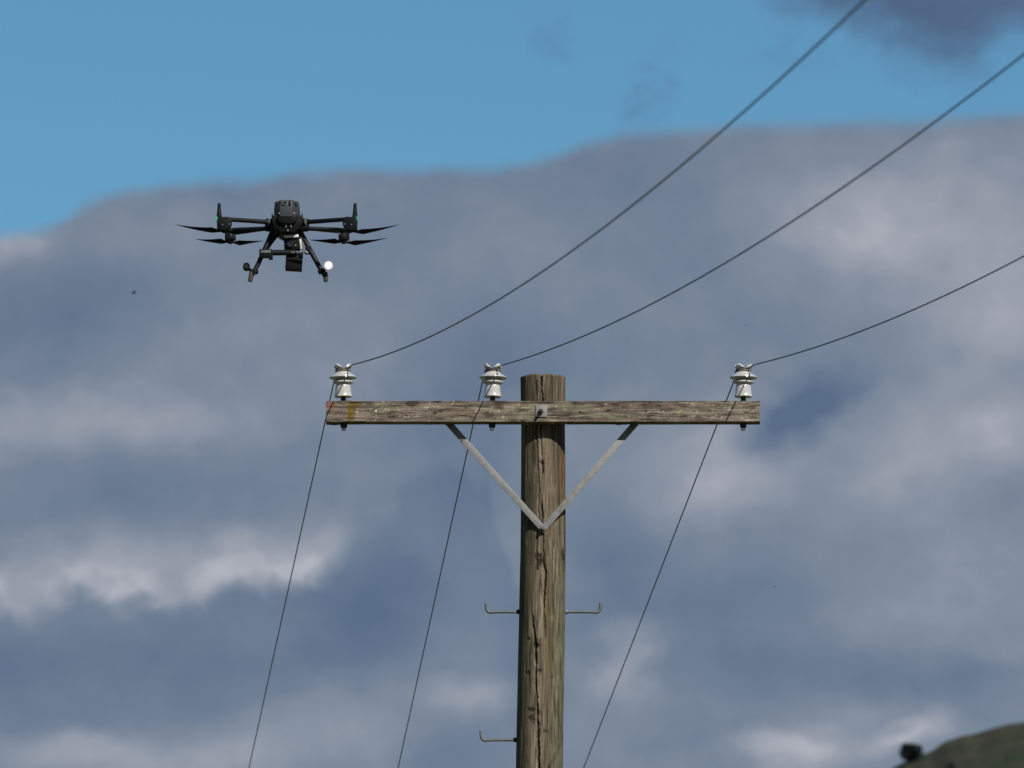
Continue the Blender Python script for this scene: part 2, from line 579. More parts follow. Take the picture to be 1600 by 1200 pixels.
def hill_z(x, dy):
    z = float(np.interp(x, pxs, pzs))
    if dy <= 0:
        s = 1 + dy / 780.0
        k = s ** 1.25
    else:
        k = max(0.0, 1 - (dy / 900.0)) ** 1.3
    return -4 + (z + 4) * k + hill_bump(x, dy)


def hill_bump(x, dy):
    q = Vector((x * 0.05, dy * 0.02, 3.3))
    s = max(0.0, min(1.0, (1 + dy / 780.0) * 2))
    return (noise.noise(q) * 0.5 + noise.noise(Vector((x * 0.35, dy * 0.06, 9.1))) * 0.3) * s


hill_mat = ground_mat('hill_pasture', [(0.012, 0.022, 0.013), (0.022, 0.032, 0.018), (0.036, 0.033, 0.026), (0.040, 0.046, 0.029)], 0.11)
P = [[(float(x), HILL_Y + float(d), hill_z(float(x), float(d))) for x in hx] for d in hy]
tag(grid_mesh('hill', P, hill_mat), 'dark green grassy hillside rising in the lower right corner', kind='structure')


def hill_tree(name, x, y, dy, r, label, n=520, squash=0.95, seed=1):
    rnd = random.Random(seed)
    X = ray(x, y).x * (HILL_Y + dy)
    zc = CAM_Z + ray(x, y).z * (HILL_Y + dy)
    zb = hill_z(X, dy)
    root = empty(name, (X, HILL_Y + dy, zb))
    h = zc - zb
    tr = MB()
    tr.tube([(0, 0, -0.4), (0.05 * r, 0, h * 0.5), (0.02 * r, 0.1 * r, h)], [0.13 * r, 0.10 * r, 0.05 * r], 8)
    for k in range(6):
        a = k * 1.05
        tr.tube([(0.03 * r, 0, h * 0.55), (math.cos(a) * r * 0.35, math.sin(a) * r * 0.35, h * 0.85), (math.cos(a) * r * 0.7, math.sin(a) * r * 0.7, h + r * 0.25)],
                [0.06 * r, 0.045 * r, 0.02 * r], 6)
    tr.build('trunk', MAT['bark'], root)
    cr = MB()
    lobes = [(0, 0, 0, 0.80), (0, 0, 0.05, 0.72)] + [(math.cos(a) * 0.5, math.sin(a) * 0.5, rnd.uniform(-0.35, 0.45), rnd.uniform(0.36, 0.52)) for a in [rnd.uniform(0, 6.28) for _ in range(9)]]
    for _ in range(n):
        lx, ly, lz, lr = rnd.choice(lobes)
        d = Vector((rnd.gauss(0, 1), rnd.gauss(0, 1), rnd.gauss(0, 1))).normalized() * lr * rnd.uniform(0.6, 1.05)
        c = (Vector((lx, ly, lz)) + d)
        c = Vector((c.x, c.y, c.z * squash)) * r + Vector((0, 0, h))
        s = r * rnd.uniform(0.07, 0.15)
        m = Matrix.Rotation(rnd.uniform(0, 6.28), 3, 'Z') @ Matrix.Rotation(rnd.uniform(-1.2, 1.2), 3, 'X')
        cr.add([c + m @ Vector(p) * s for p in ((-1, -0.5, 0), (0, -0.8, 0.15), (1, 0, 0), (0.1, 0.8, 0.15))], [(0, 1, 2, 3)])
    cr.build('crown', MAT['leaf'], root, smooth=False)
    tag(root, label, 'tree', 'trees on the hillside')


hill_tree('hillside_tree', 1424, 1176, -2, 2.35, 'round dark tree standing on the edge of the hill ridge', n=2200, seed=3)
hill_tree('hillside_tree', 1484, 1196, -28, 1.25, 'small dark shrub-like tree low on the hillside at the bottom edge', n=260, seed=5)

# ------------------------------------------------------------------ utility pole
POLE_Y = 46.0
top_c = at(848.5, 590, POLE_Y)
PXM = FPX / (POLE_Y / math.cos(ELEV))                     # picture pixels per metre at the pole


def post_axis(y):                                         # picture column of the post's axis at picture row y
    return float(np.interp(y, [585, 660, 850, 1000, 1200, 3200], [848.5, 848.5, 848.5, 846.5, 843.0, 815.0]))


def post_rad(y):
    return float(np.interp(y, [585, 660, 850, 1000, 1200, 3200], [34.8, 33.6, 35.6, 35.8, 36.4, 44.0])) / PXM


pole = empty('utility_pole', (at(848.5, 590, POLE_Y).x - 0.1, POLE_Y, 0.0))
PO = Vector(pole.location)
CR1 = ([560, 589, 625, 686, 736, 762, 821, 840, 885, 900, 945, 985, 1010], [845, 845, 847.5, 845, 848, 845, 847, 848, 849, 853, 850, 851.5, 853])
CR2 = ([940, 975, 1010, 1020, 1072, 1125, 1170, 1200, 1400], [829, 832, 836, 836.5, 837, 840, 841, 842, 846])
CR3 = ([600, 690, 760, 830, 870], [838, 838, 842, 840, 838])
KNOTS = [(839, 873, 6, 6), (841, 884, 5, 14), (838, 1012, 7, 6), (842, 1006, 4, 4), (829, 1112, 6, 4), (831, 1127, 5, 9), (842, 1052, 3.2, 3), (853, 1147, 3, 3), (824, 1055, 4, 3), (880, 870, 3, 8), (846, 727, 3, 4), (863, 1060, 2, 3), (826, 1002, 4, 2)]


def gauss(d, w):
    return math.exp(-(d / w) ** 2)


def lerp(a, b, t):
    return tuple(x + (y - x) * t for x, y in zip(a, b))


def make_post():
    rows = list(np.linspace(591, 1260, 440)) + list(np.linspace(1275, 3000, 70))
    nseg = 140
    vs, cols = [], []
    for j, y in enumerate(rows):
        ax = at(post_axis(y), y, POLE_Y)
        rad = post_rad(y)
        if j == len(rows) - 1:
            ax.z = -0.6
        for k in range(nseg):
            # denser spacing on the side that faces the road
            u = -1 + 2 * k / nseg
            th = math.pi * (0.72 * u + 0.28 * u ** 3)
            s, c = math.sin(th), math.cos(th)
            q = Vector((s * 2.2, c * 2.2, y * 0.004))
            d = noise.noise(q) * 0.004 + noise.noise(Vector((s * 9, c * 9, y * 0.006 + 7))) * 0.0022 + noise.noise(Vector((s * 30, c * 30, y * 0.01 + 3))) * 0.0011
            xx = post_axis(y) + s * rad * PXM
            front = c > 0
            ck = 0.0
            if front:
                w1 = 0.85 + 1.1 * noise.noise(Vector((y * 0.035, 1.3, 1.7))) + 0.5 * noise.noise(Vector((y * 0.13, 2.3, 5.1)))
                j1 = 1.5 * noise.noise(Vector((y * 0.06, 4, 2))) + 0.9 * noise.noise(Vector((y * 0.27, 7.7, 2)))
                if y < 1010:
                    a1 = float(np.interp(y, [585, 670, 690, 730, 760, 800, 860, 900, 940], [1, 1, .55, .95, .5, .9, .45, 1, .8])) * min(1, max(0.25, 1.3 * w1))
                    ck = max(ck, a1 * gauss(xx - np.interp(y, *CR1) - j1, 1.3 * max(0.45, w1)) * min(1, (1010 - y) / 50))
                if y > 940:
                    ck = max(ck, gauss(xx - np.interp(y, *CR2) - j1, 1.9 * max(0.4, w1)) * min(1, (y - 940) / 60))
                if 600 < y < 870:
                    ck = max(ck, 0.45 * gauss(xx - np.interp(y, *CR3) - j1, 0.9))
            # small random checks
            chk = noise.noise(Vector((th * 13, y * 0.0045, 11)))
            chk = max(0.0, (abs(chk) * -9 + 1)) * max(0, noise.noise(Vector((th * 3, y * 0.008, 21))) + 0.1) * 1.6
            ck2 = min(1, chk)
            kn = 0.0
            if front:
                for kx, ky, rx, ry in KNOTS:
                    e = math.hypot((xx - kx) / rx, (y - ky) / ry) + 0.9 * noise.noise(Vector((xx * 0.37, y * 0.23, 5.4)))
                    kn = max(kn, math.exp(-max(0, e) ** 3 * 1.1))
            disp = d - 0.020 * ck - 0.0025 * ck2 - 0.004 * kn
            rr = rad + disp
            z = ax.z
            if j == 0:
                z += 0.006 * noise.noise(Vector((s * 3, c * 3, 1))) - 0.02 * ck
            vs.append((ax.x + s * rr - PO.x, ax.y - c * rr - PO.y, z))
            # colour of the weathered surface
            off = (xx - post_axis(y)) / (rad * PXM)
            n1_ = noise.noise(Vector((th * 4.5, y * 0.006, 2)))
            n2_ = noise.noise(Vector((th * 9.0, y * 0.010, 6)))
            col = lerp((0.215, 0.165, 0.108), (0.30, 0.245, 0.175), 0.5 + 0.6 * n1_)
            # greenish treated wood low on the flanks, bleached strip left of the split
            low = min(1, max(0, (y - 760) / 250))
            if front:
                g = min(1, max(0, (off - 0.22 + 0.15 * n1_) / 0.35)) * low
                col = lerp(col, (0.26, 0.265, 0.175), 0.80 * g)
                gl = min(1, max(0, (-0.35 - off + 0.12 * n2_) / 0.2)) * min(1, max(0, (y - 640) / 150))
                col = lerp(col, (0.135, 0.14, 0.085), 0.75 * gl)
                bl = gauss(off + 0.13 - 0.05 * math.sin(y * 0.01), 0.22) * min(1, max(0, (y - 640) / 60)) * (0.75 + 0.5 * n2_)
                col = lerp(col, (0.46, 0.38, 0.29), min(0.85, max(0, bl)))
                # mustard and orange lichen
                for lx, ly, rx, ry, cc, aa in ((855.5, 945, 3.2, 40, (0.22, 0.15, 0.02), 0.8), (850, 881, 5, 7, (0.22, 0.16, 0.03), 0.7), (860, 1015, 4.5, 42, (0.16, 0.115, 0.025), 0.8),
                                               (844, 1118, 3, 7, (0.22, 0.17, 0.03), 0.7), (880, 728, 4.2, 48, (0.30, 0.16, 0.035), 0.85), (862, 1090, 3.5, 60, (0.15, 0.12, 0.04), 0.6)):
                    e = math.hypot((xx - lx) / rx, (y - ly) / ry) + 0.5 * n2_
                    col = lerp(col, cc, aa * math.exp(-max(0, e) ** 2))
                # chevron bands of darker growth on the right flank
                if off > 0.3:
                    ch = math.sin((y + 26 * abs(off - 0.62) * 2.2) * 0.115 + 2.2 * n1_)
                    col = lerp(col, (0.13, 0.135, 0.085), max(0, ch - 0.35) * 0.8 * gauss(off - 0.62, 0.3) * (0.5 + 0.5 * low))
                dk = max(0, 0.7 * noise.noise(Vector((th * 7, y * 0.012, 31))) + 0.5 * noise.noise(Vector((th * 19, y * 0.03, 37))) - 0.08)
                col = lerp(col, (0.06, 0.052, 0.036), min(0.8, dk * 2.6))
                lt = max(0, 0.6 * noise.noise(Vector((th * 11, y * 0.009, 51))) + 0.5 * noise.noise(Vector((th * 26, y * 0.05, 57))) - 0.18)
                col = lerp(col, (0.50, 0.43, 0.34), min(0.5, lt * 2.2))
            if y < 640:
                st = max(0, noise.noise(Vector((th * 8, y * 0.003, 41))) + 0.05)
                col = lerp(col, (0.055, 0.040, 0.022), min(0.85, 2.6 * st))
            col = lerp(col, (0.02, 0.015, 0.01), min(1, 0.92 * ck))
            col = lerp(col, (0.05, 0.035, 0.02), min(1, 0.6 * ck2))
            col = lerp(col, (0.030, 0.020, 0.015), min(0.9, kn))
            cols.append((*col, 1))
    n = nseg
    fs = [(j * n + k, j * n + (k + 1) % n, (j + 1) * n + (k + 1) % n, (j + 1) * n + k) for j in range(len(rows) - 1) for k in range(n)]
    # sawn top, slightly domed
    ctr = Vector((0, 0, 0))
    for k in range(n):
        ctr += Vector(vs[k])
    ctr /= n
    base = len(vs)
    for q in (0.94, 0.6, 0.3):
        for k in range(n):
            p = Vector(vs[k]).lerp(ctr, 1 - q)
            vs.append((p.x, p.y, p.z + 0.007))
            cols.append((0.2, 0.17, 0.13, 1))
    vs.append((ctr.x, ctr.y, ctr.z + 0.006))
    cols.append((0.2, 0.17, 0.13, 1))
    ring = [0, base, base + n, base + 2 * n]
    for a, b in zip(ring[:-1], ring[1:]):
        fs += [(a + k, b + k, b + (k + 1) % n, a + (k + 1) % n) for k in range(n)]
    fs += [(ring[-1] + k, len(vs) - 1, ring[-1] + (k + 1) % n) for k in range(n)]
    me = bpy.data.meshes.new('post')
    me.from_pydata(vs, [], fs)
    bm = bmesh.new(); bm.from_mesh(me)
    bmesh.ops.recalc_face_normals(bm, faces=bm.faces)
    bm.to_mesh(me); bm.free()
    ca = me.color_attributes.new('stain', 'FLOAT_COLOR', 'POINT')
    ca.data.foreach_set('color', np.array(cols, dtype=np.float32).ravel())
    me.polygons.foreach_set('use_smooth', [True] * len(me.polygons))
    me.set_sharp_from_angle(angle=R(50))
    me.materials.append(MAT['post'])
    o = bpy.data.objects.new('post', me)
    C.objects.link(o)
    o.parent = pole
    return o


make_post()

# crossarm -----------------------------------------------------------
ARM_BACK = POLE_Y - post_rad(643) + 0.010
ARM_D = 0.092
ARM_FRONT = ARM_BACK - ARM_D
ARM_MID = (ARM_BACK + ARM_FRONT) / 2
a0, a1 = at(509.5, 643, ARM_FRONT), at(1187.5, 643, ARM_FRONT)
ARM_TOP = at(700, 626.5, ARM_FRONT).z
ARM_BOT = at(700, 659.5, ARM_FRONT).z
PXA = FPX / (ARM_FRONT / math.cos(ELEV))


def make_arm():
    L = a1.x - a0.x
    H = ARM_TOP - ARM_BOT
    nx = 560
    per = []                                            # perimeter: (y, z) in -1..1, front face first
    nf = 30
    for i in range(nf):
        per.append((-1.0, -1 + 2 * (i + 0.5) / nf))
    for i in range(10):
        per.append((-1 + 2 * (i + 0.5) / 10, 1.0))
    for i in range(10):
        per.append((1.0, 1 - 2 * (i + 0.5) / 10))
    for i in range(10):
        per.append((1 - 2 * (i + 0.5) / 10, -1.0))
    n = len(per)
    vs, cols = [], []
    marks = [(516, 634, 9, 7, (0.33, 0.155, 0.115), 0.75), (519, 636, 5, 4, (0.30, 0.11, 0.07), 0.45), (549, 642, 7, 20, (0.24, 0.155, 0.02), 0.95), (555, 631, 14, 6, (0.18, 0.13, 0.03), 0.85), (547, 652, 5, 8, (0.19, 0.12, 0.02), 0.7),
             (646, 631, 11, 4, (0.06, 0.05, 0.035), 0.8), (680, 645, 4, 2.6, (0.05, 0.04, 0.03), 0.9), (688, 643, 4, 2, (0.05, 0.04, 0.03), 0.8), (780, 634, 9, 8, (0.085, 0.055, 0.045), 0.8), (765, 648, 9, 3, (0.10, 0.07, 0.055), 0.7),
             (1009, 642, 3, 2, (0.03, 0.025, 0.02), 0.9), (1060, 645, 3, 3.5, (0.42, 0.37, 0.14), 0.9), (934, 640, 3.5, 3.5, (0.38, 0.34, 0.16), 0.7), (983, 650.5, 2, 1.6, (0.5, 0.46, 0.3), 0.9), (1109, 641, 4, 2, (0.05, 0.04, 0.03), 0.8),
             (1176, 638, 4, 5, (0.08, 0.06, 0.05), 0.7), (960, 633, 22, 4, (0.075, 0.06, 0.04), 0.75), (1015, 633, 20, 5, (0.07, 0.055, 0.04), 0.7), (840, 652, 22, 4, (0.24, 0.2, 0.11), 0.5), (800, 650, 10, 6, (0.22, 0.22, 0.15), 0.7), (880, 648, 16, 6, (0.13, 0.085, 0.065), 0.6),
             (578, 631, 8, 4, (0.08, 0.075, 0.04), 0.7), (618, 640, 14, 9, (0.20, 0.20, 0.12), 0.5), (728, 645, 12, 8, (0.24, 0.22, 0.14), 0.5)]
    for i in range(nx + 1):
        x = a0.x + L * i / nx
        xx = 800 + x / ARM_FRONT * math.cos(0) * FPX * math.cos(ELEV)
        endr = min(i, nx - i)
        for (py_, pz_) in per:
            z01 = pz_
            yy = 643 - z01 * 16.5
            qx = xx * 0.02
            side = 1 if py_ == -1.0 else 0
            d = noise.noise(Vector((xx * 0.012, py_ * 0.8, pz_ * 4.2 + 3))) * 0.0020
            fib = noise.noise(Vector((xx * 0.03, py_ * 5, pz_ * 14)))
            d += fib * 0.0016
            ckn = noise.noise(Vector((xx * 0.011, py_ * 3 + 8, pz_ * 5.5)))
            ck = max(0, 1 - abs(ckn) * 16) * max(0, min(1, 3.5 * (noise.noise(Vector((xx * 0.014, 3, pz_ * 2))) + 0.12)))
            d -= 0.0045 * ck
            # worn arrises
            cy, cz = abs(py_), abs(pz_)
            corner = max(0, (min(cy, cz) - 0.86) / 0.14)
            wear = corner ** 2 * (0.004 + 0.005 * max(0, noise.noise(Vector((xx * 0.06, py_, pz_ * 2)))))
            yv = py_ * ARM_D / 2
            zv = pz_ * H / 2
            if cy == 1.0:
                yv += math.copysign(d - wear, py_)
                zv -= math.copysign(wear * 0.6, pz_)
            if cz == 1.0:
                zv += math.copysign(d * 0.8 - wear, pz_)
            xo = x
            if endr == 0:
                xo += 0.003 * noise.noise(Vector((py_ * 6, pz_ * 6, xx)))
            vs.append((xo - PO.x, ARM_MID + yv - PO.y, (ARM_TOP + ARM_BOT) / 2 + zv))
            n1_ = noise.noise(Vector((xx * 0.016, pz_ * 1.3, 2.0)))
            n2_ = noise.noise(Vector((xx * 0.04, pz_ * 3.0, 8.0)))
            n3_ = noise.noise(Vector((xx * 0.013, pz_ * 5.5, 14.0)))
            n4_ = 0.6 * noise.noise(Vector((xx * 0.093 + pz_ * 1.9, pz_ * 2.3 - xx * 0.051, 19.3))) + 0.5 * noise.noise(Vector((xx * 0.21 - pz_ * 2.7, pz_ * 4.1 + xx * 0.13, 27.7)))
            col = lerp((0.20, 0.155, 0.13), (0.40, 0.335, 0.285), max(0, min(1, 0.5 + 1.1 * n3_)))
            col = lerp(col, (0.19, 0.125, 0.105), max(0, min(0.75, 1.8 * n1_)))          # purplish brown bare wood
            col = lerp(col, (0.31, 0.305, 0.21), max(0, min(0.8, 2.3 * (-n1_ - 0.02))))   # grey-green growth
            col = lerp(col, (0.085, 0.072, 0.05), max(0, min(0.8, 2.8 * (n2_ - 0.16))))   # dark mould
            top = max(0, (pz_ - 0.55) / 0.45)
            col = lerp(col, (0.11, 0.095, 0.07), 0.5 * top * max(0, min(1, 0.4 + 2 * n2_)))
            fl = max(0, n4_ - 0.30) * 3.6
            col = lerp(col, (0.62, 0.58, 0.46), min(0.85, fl))                            # pale lichen flecks
            col = lerp(col, (0.52, 0.45, 0.39), min(0.6, max(0, 2.4 * (fib - 0.15))))
            if xx < 546:
                col = lerp(col, (0.27, 0.215, 0.185), 0.75)
            for mx, my, rx, ry, cc, aa in marks:
                if abs(xx - mx) < rx * 2.2:
                    e = math.hypot((xx - mx) / rx, (yy - my) / ry) + 0.45 * n4_
                    col = lerp(col, cc, aa * math.exp(-max(0, e) ** 4))
            col = lerp(col, (0.03, 0.022, 0.015), min(0.9, ck))
            cols.append((*col, 1))
    fs = [(i * n + k, i * n + (k + 1) % n, (i + 1) * n + (k + 1) % n, (i + 1) * n + k) for i in range(nx) for k in range(n)]
    fs.append(tuple(range(n - 1, -1, -1)))
    fs.append(tuple(range(nx * n, nx * n + n)))
    me = bpy.data.meshes.new('crossarm')
    me.from_pydata(vs, [], fs)
    bm = bmesh.new(); bm.from_mesh(me)
    bmesh.ops.recalc_face_normals(bm, faces=bm.faces)
    bm.to_mesh(me); bm.free()
    ca = me.color_attributes.new('stain', 'FLOAT_COLOR', 'POINT')
    ca.data.foreach_set('color', np.array(cols, dtype=np.float32).ravel())
    me.polygons.foreach_set('use_smooth', [True] * len(me.polygons))
    me.set_sharp_from_angle(angle=R(40))
    me.materials.append(MAT['arm'])
    o = bpy.data.objects.new('crossarm', me)
    C.objects.link(o)
    o.parent = pole
    return o


arm = make_arm()
arm['label'] = 'weathered timber crossarm with lichen and mustard stain'


def loc(p):
    return Vector(p) - PO


# through bolt with square washer on the arm
wc = at(846, 642.5, ARM_FRONT)
w = MB()
w.box(loc((wc.x, ARM_FRONT - 0.004, wc.z)), (0.064, 0.007, 0.066), Matrix.Rotation(R(2), 3, 'Y'))
wsh = w.build('washer_plate', MAT['galv'], arm, bevel=0.0012)
b = MB()
RX = Matrix.Rotation(R(90), 3, 'X')                        # local z turned to point at the viewer
b.lathe([(0.0155, 0.0), (0.0155, 0.014), (0.013, 0.017)], 6, RX, loc((wc.x - 0.004, ARM_FRONT - 0.0075, wc.z - 0.004)))
b.lathe([(0.0085, 0.0), (0.0085, 0.040), (0.007, 0.043)], 14, RX, loc((wc.x - 0.004, ARM_FRONT - 0.0085, wc.z - 0.004)))
b.build('bolt', MAT['iron'], arm)
# a pale nail head and old nail
nl = MB()
q = at(587, 642.5, ARM_FRONT)
nl.lathe([(0.0055, 0.0), (0.0055, 0.002), (0.0035, 0.003)], 12, RX, loc((q.x, ARM_FRONT - 0.0005, q.z)))
nl.build('nail_head', MAT['alu'], arm)

# braces: flat angle irons from the back of the arm down to the front of the post
BR_Y = ARM_BACK + 0.002


FOOT_Y = POLE_Y - post_rad(826) - 0.009


def brace(xt, yt, xb, yb, dy):
    """angle iron with a flange along its outer edge"""
    p, q_ = at(xt, yt, BR_Y + dy + 0.006), at(xb, yb, FOOT_Y + dy)
    d = (q_ - p).normalized()
    p = p - d * 0.03
    nrm = Vector((d.z, 0, -d.x)).normalized()
    if nrm.z > 0:
        nrm = -nrm                                         # towards the lower side
    wd, th, fl = 0.036, 0.005, 0.022
    y0 = p.y
    prof = [(wd / 2, 0), (-wd / 2, 0), (-wd / 2, th), (wd / 2 - th, th), (wd / 2 - th, fl), (wd / 2, fl)]
    vs = []
    for e in (p, q_ + d * 0.016):
        for a, h in prof:
            vs.append(loc(Vector((e.x, e.y, e.z)) + nrm * a * (-1) + Vector((0, h - th, 0))))
    m = MB()
    n = len(prof)
    m.add(vs, [tuple(range(n - 1, -1, -1)), tuple(range(n, 2 * n))] + [(i, (i + 1) % n, n + (i + 1) % n, n + i) for i in range(n)])
    return m.build('brace', MAT['galv'], pole, bevel=0.0008)


brL = brace(697, 657, 848, 826, 0.0)
brR = brace(997, 657, 849, 826, 0.0062)
bb = at(848, 828, BR_Y)
b = MB()
b.lathe([(0.017, 0.0), (0.017, 0.012), (0.014, 0.015)], 6, RX, loc((bb.x, FOOT_Y - 0.0055, bb.z + 0.004)))
b.lathe([(0.0085, 0.0), (0.0085, 0.030)], 12, RX, loc((bb.x, FOOT_Y - 0.006, bb.z + 0.004)))
b.build('bolt', MAT['galv_dull'], pole)
for xb in (712, 982):
    t_ = at(xb, 648, ARM_BACK)
    b = MB()
    b.lathe([(0.014, 0.0), (0.014, 0.012)], 6, Matrix.Rotation(R(-90), 3, 'X'), loc((t_.x, ARM_BACK + 0.004, t_.z)))
    b.build('bolt', MAT['galv_dull'], pole)

# climbing steps


def step(side, y, x_in, x_out, y_tip):
    pa = at(x_in, y, POLE_Y)
    pb = at(x_out, y, POLE_Y)
    pt = at(x_out + side * 0.6, y_tip, POLE_Y)
    r = 0.0088
    pts = [pa - Vector((side * 0.06, 0, 0)), pa, pa.lerp(pb, 0.35), pa.lerp(pb, 0.72)]
    cr = 0.024
    z0 = pb.z - 0.003
    for k in range(7):
        a = k / 6 * R(84)
        pts.append(Vector((pb.x - side * cr + side * math.sin(a) * cr, POLE_Y, z0 + cr - math.cos(a) * cr)))
    pts.append(pt)
    m = MB()
    m.tube([loc(p) for p in pts], r, 12)
    o = m.build('climbing_step', MAT['galv_dull'], pole)
    c = MB()
    c.lathe([(0.0135, 0.0), (0.0135, 0.012), (0.011, 0.016)], 8, Matrix.Rotation(R(90 * side), 3, 'Y'), loc(pa + Vector((side * 0.001, 0, 0))))
    c.build('nut', MAT['iron'] if side < 0 else MAT['galv_dull'], o)
    return o


step(-1, 956, 812, 760, 943)['label'] = 'upper climbing step on the shaded side'
step(1, 956, 883, 938, 942)['label'] = 'climbing step on the sunny side'
step(-1, 1156, 807, 752, 1142)['label'] = 'lower climbing step on the shaded side'

# insulators ---------------------------------------------------------
S = 1.0 / PXA                                             # one picture pixel in metres at the arm


def insulator_mesh():
    """heights in px above the arm top (arm top = 0)"""
    prof = [(4.0, 8.0), (12.8, 7.8), (14.2, 8.6), (14.2, 9.8), (13.4, 11.6), (12.9, 15.0), (12.4, 20.0), (11.9, 24.5), (11.5, 26.0), (11.2, 28.5), (13.0, 29.3), (15.4, 30.0), (16.4, 31.0), (15.8, 32.6), (13.5, 34.2), (12.0, 35.2),
            (11.8, 36.2), (15.0, 36.8), (20.3, 37.6), (21.7, 38.6), (21.3, 40.0), (18.2, 42.0), (14.0, 44.6), (11.2, 47.2), (10.2, 48.6), (9.6, 50.0), (9.8, 52.0), (11.4, 53.2), (13.2, 54.8), (14.2, 56.6), (13.8, 58.6), (12.2, 60.4), (9.0, 61.4), (5.0, 61.6), (1.0, 61.6)]
    n = 96
    rs_, zs_ = [p_[0] for p_ in prof], [p_[1] for p_ in prof]
    tt = np.linspace(0, len(prof) - 1, 3 * len(prof) - 2)
    prof = [(float(np.interp(t_, range(len(rs_)), rs_)), float(np.interp(t_, range(len(zs_)), zs_))) for t_ in tt]
    vs, fs = [], []
    for r, z in prof:
        for k in range(n):
            a = 2 * math.pi * k / n
            x, y = r * math.cos(a), r * math.sin(a)
            zz = z
            rr = 1.0
            if z > 52.0:
                # two grooves crossing over the head leave four horns
                g = max(max(0.0, 1 - abs(x) / 8.5) ** 0.8, 0.45 * math.exp(-(y / 3.6) ** 4))
                zz = z - (z - 52.0) * 0.92 * g
                rr = 1.0 - 0.10 * g
            vs.append((x * rr * S, y * rr * S, zz * S))
    for i in range(len(prof) - 1):
        for k in range(n):
            p_, q_ = i * n + k, i * n + (k + 1) % n
            fs.append((p_, q_, q_ + n, p_ + n))
    fs.append(tuple(range(n - 1, -1, -1)))
    fs.append(tuple(range(len(vs) - n, len(vs))))
    return vs, fs


INS = [(536.5, 'insulator at the mustard-stained end of the crossarm'), (769.5, 'insulator nearest the post'), (1161.5, 'insulator at the end opposite the red-stained end')]
first = None
ins_pos = []
for xi, lab in INS:
    p = at(xi, 643, ARM_FRONT)
    X = p.x * ARM_MID / ARM_FRONT
    base = Vector((X, ARM_MID, ARM_TOP + 0.0))
    ins_pos.append(base)
    if first is None:
        m = MB()
        m.add(*insulator_mesh())
        ins = m.build('insulator', MAT['porcelain'], pole, angle=50)
        kids = []
        m = MB()
        m.lathe([(6.5 * S, -0.5 * S), (6.3 * S, 1.2 * S), (4.2 * S, 2.6 * S), (3.6 * S, 9.5 * S)], 18)
        kids.append(m.build('pin', MAT['iron'], ins))
        H_ = ARM_TOP - ARM_BOT
        m = MB()
        m.lathe([(6.5 * S, -H_ + 0.3 * S), (6.5 * S, -H_ - 0.9 * S)], 18)
        m.lathe([(5.4 * S, -H_ - 0.8 * S), (5.4 * S, -H_ - 6.0 * S), (4.6 * S, -H_ - 6.6 * S)], 6)
        kids.append(m.build('nut', MAT['iron'], ins))
        m = MB()
        m.lathe([(3.3 * S, -H_ - 6.2 * S), (3.3 * S, -H_ - 10.6 * S), (2.5 * S, -H_ - 11.5 * S)], 12)
        kids.append(m.build('bolt_end', MAT['galv_dull'], ins))
        # tie wire: turns round the neck
        pts = []
        for k in range(85):
            a = k / 84 * 2 * math.pi * 2.7 + 0.4
            pts.append((math.cos(a) * 10.9 * S, math.sin(a) * 10.9 * S, (48.2 + 3.0 * k / 84 + 0.4 * math.sin(a * 1.3)) * S))
        m = MB()
        m.tube(pts, 1.15 * S, 8)
        kids.append(m.build('tie_wire', MAT['tie'], ins))
        first = (ins, kids)
        o = ins
    else:
        o = first[0].copy()
        C.objects.link(o)
        o.parent = pole
        for kd in first[1]:
            c = kd.copy()
            C.objects.link(c)
            c.parent = o
    o.location = base - PO
    o.rotation_euler = {536.5: (R(0.6), R(-1.2), R(6)), 769.5: (R(-0.8), R(0.9), R(-9)), 1161.5: (R(0.5), R(0.4), R(16))}[xi]
    o['label'] = lab
tag(pole, 'weathered wooden utility pole with crossarm, white insulators and climbing steps', 'utility pole')

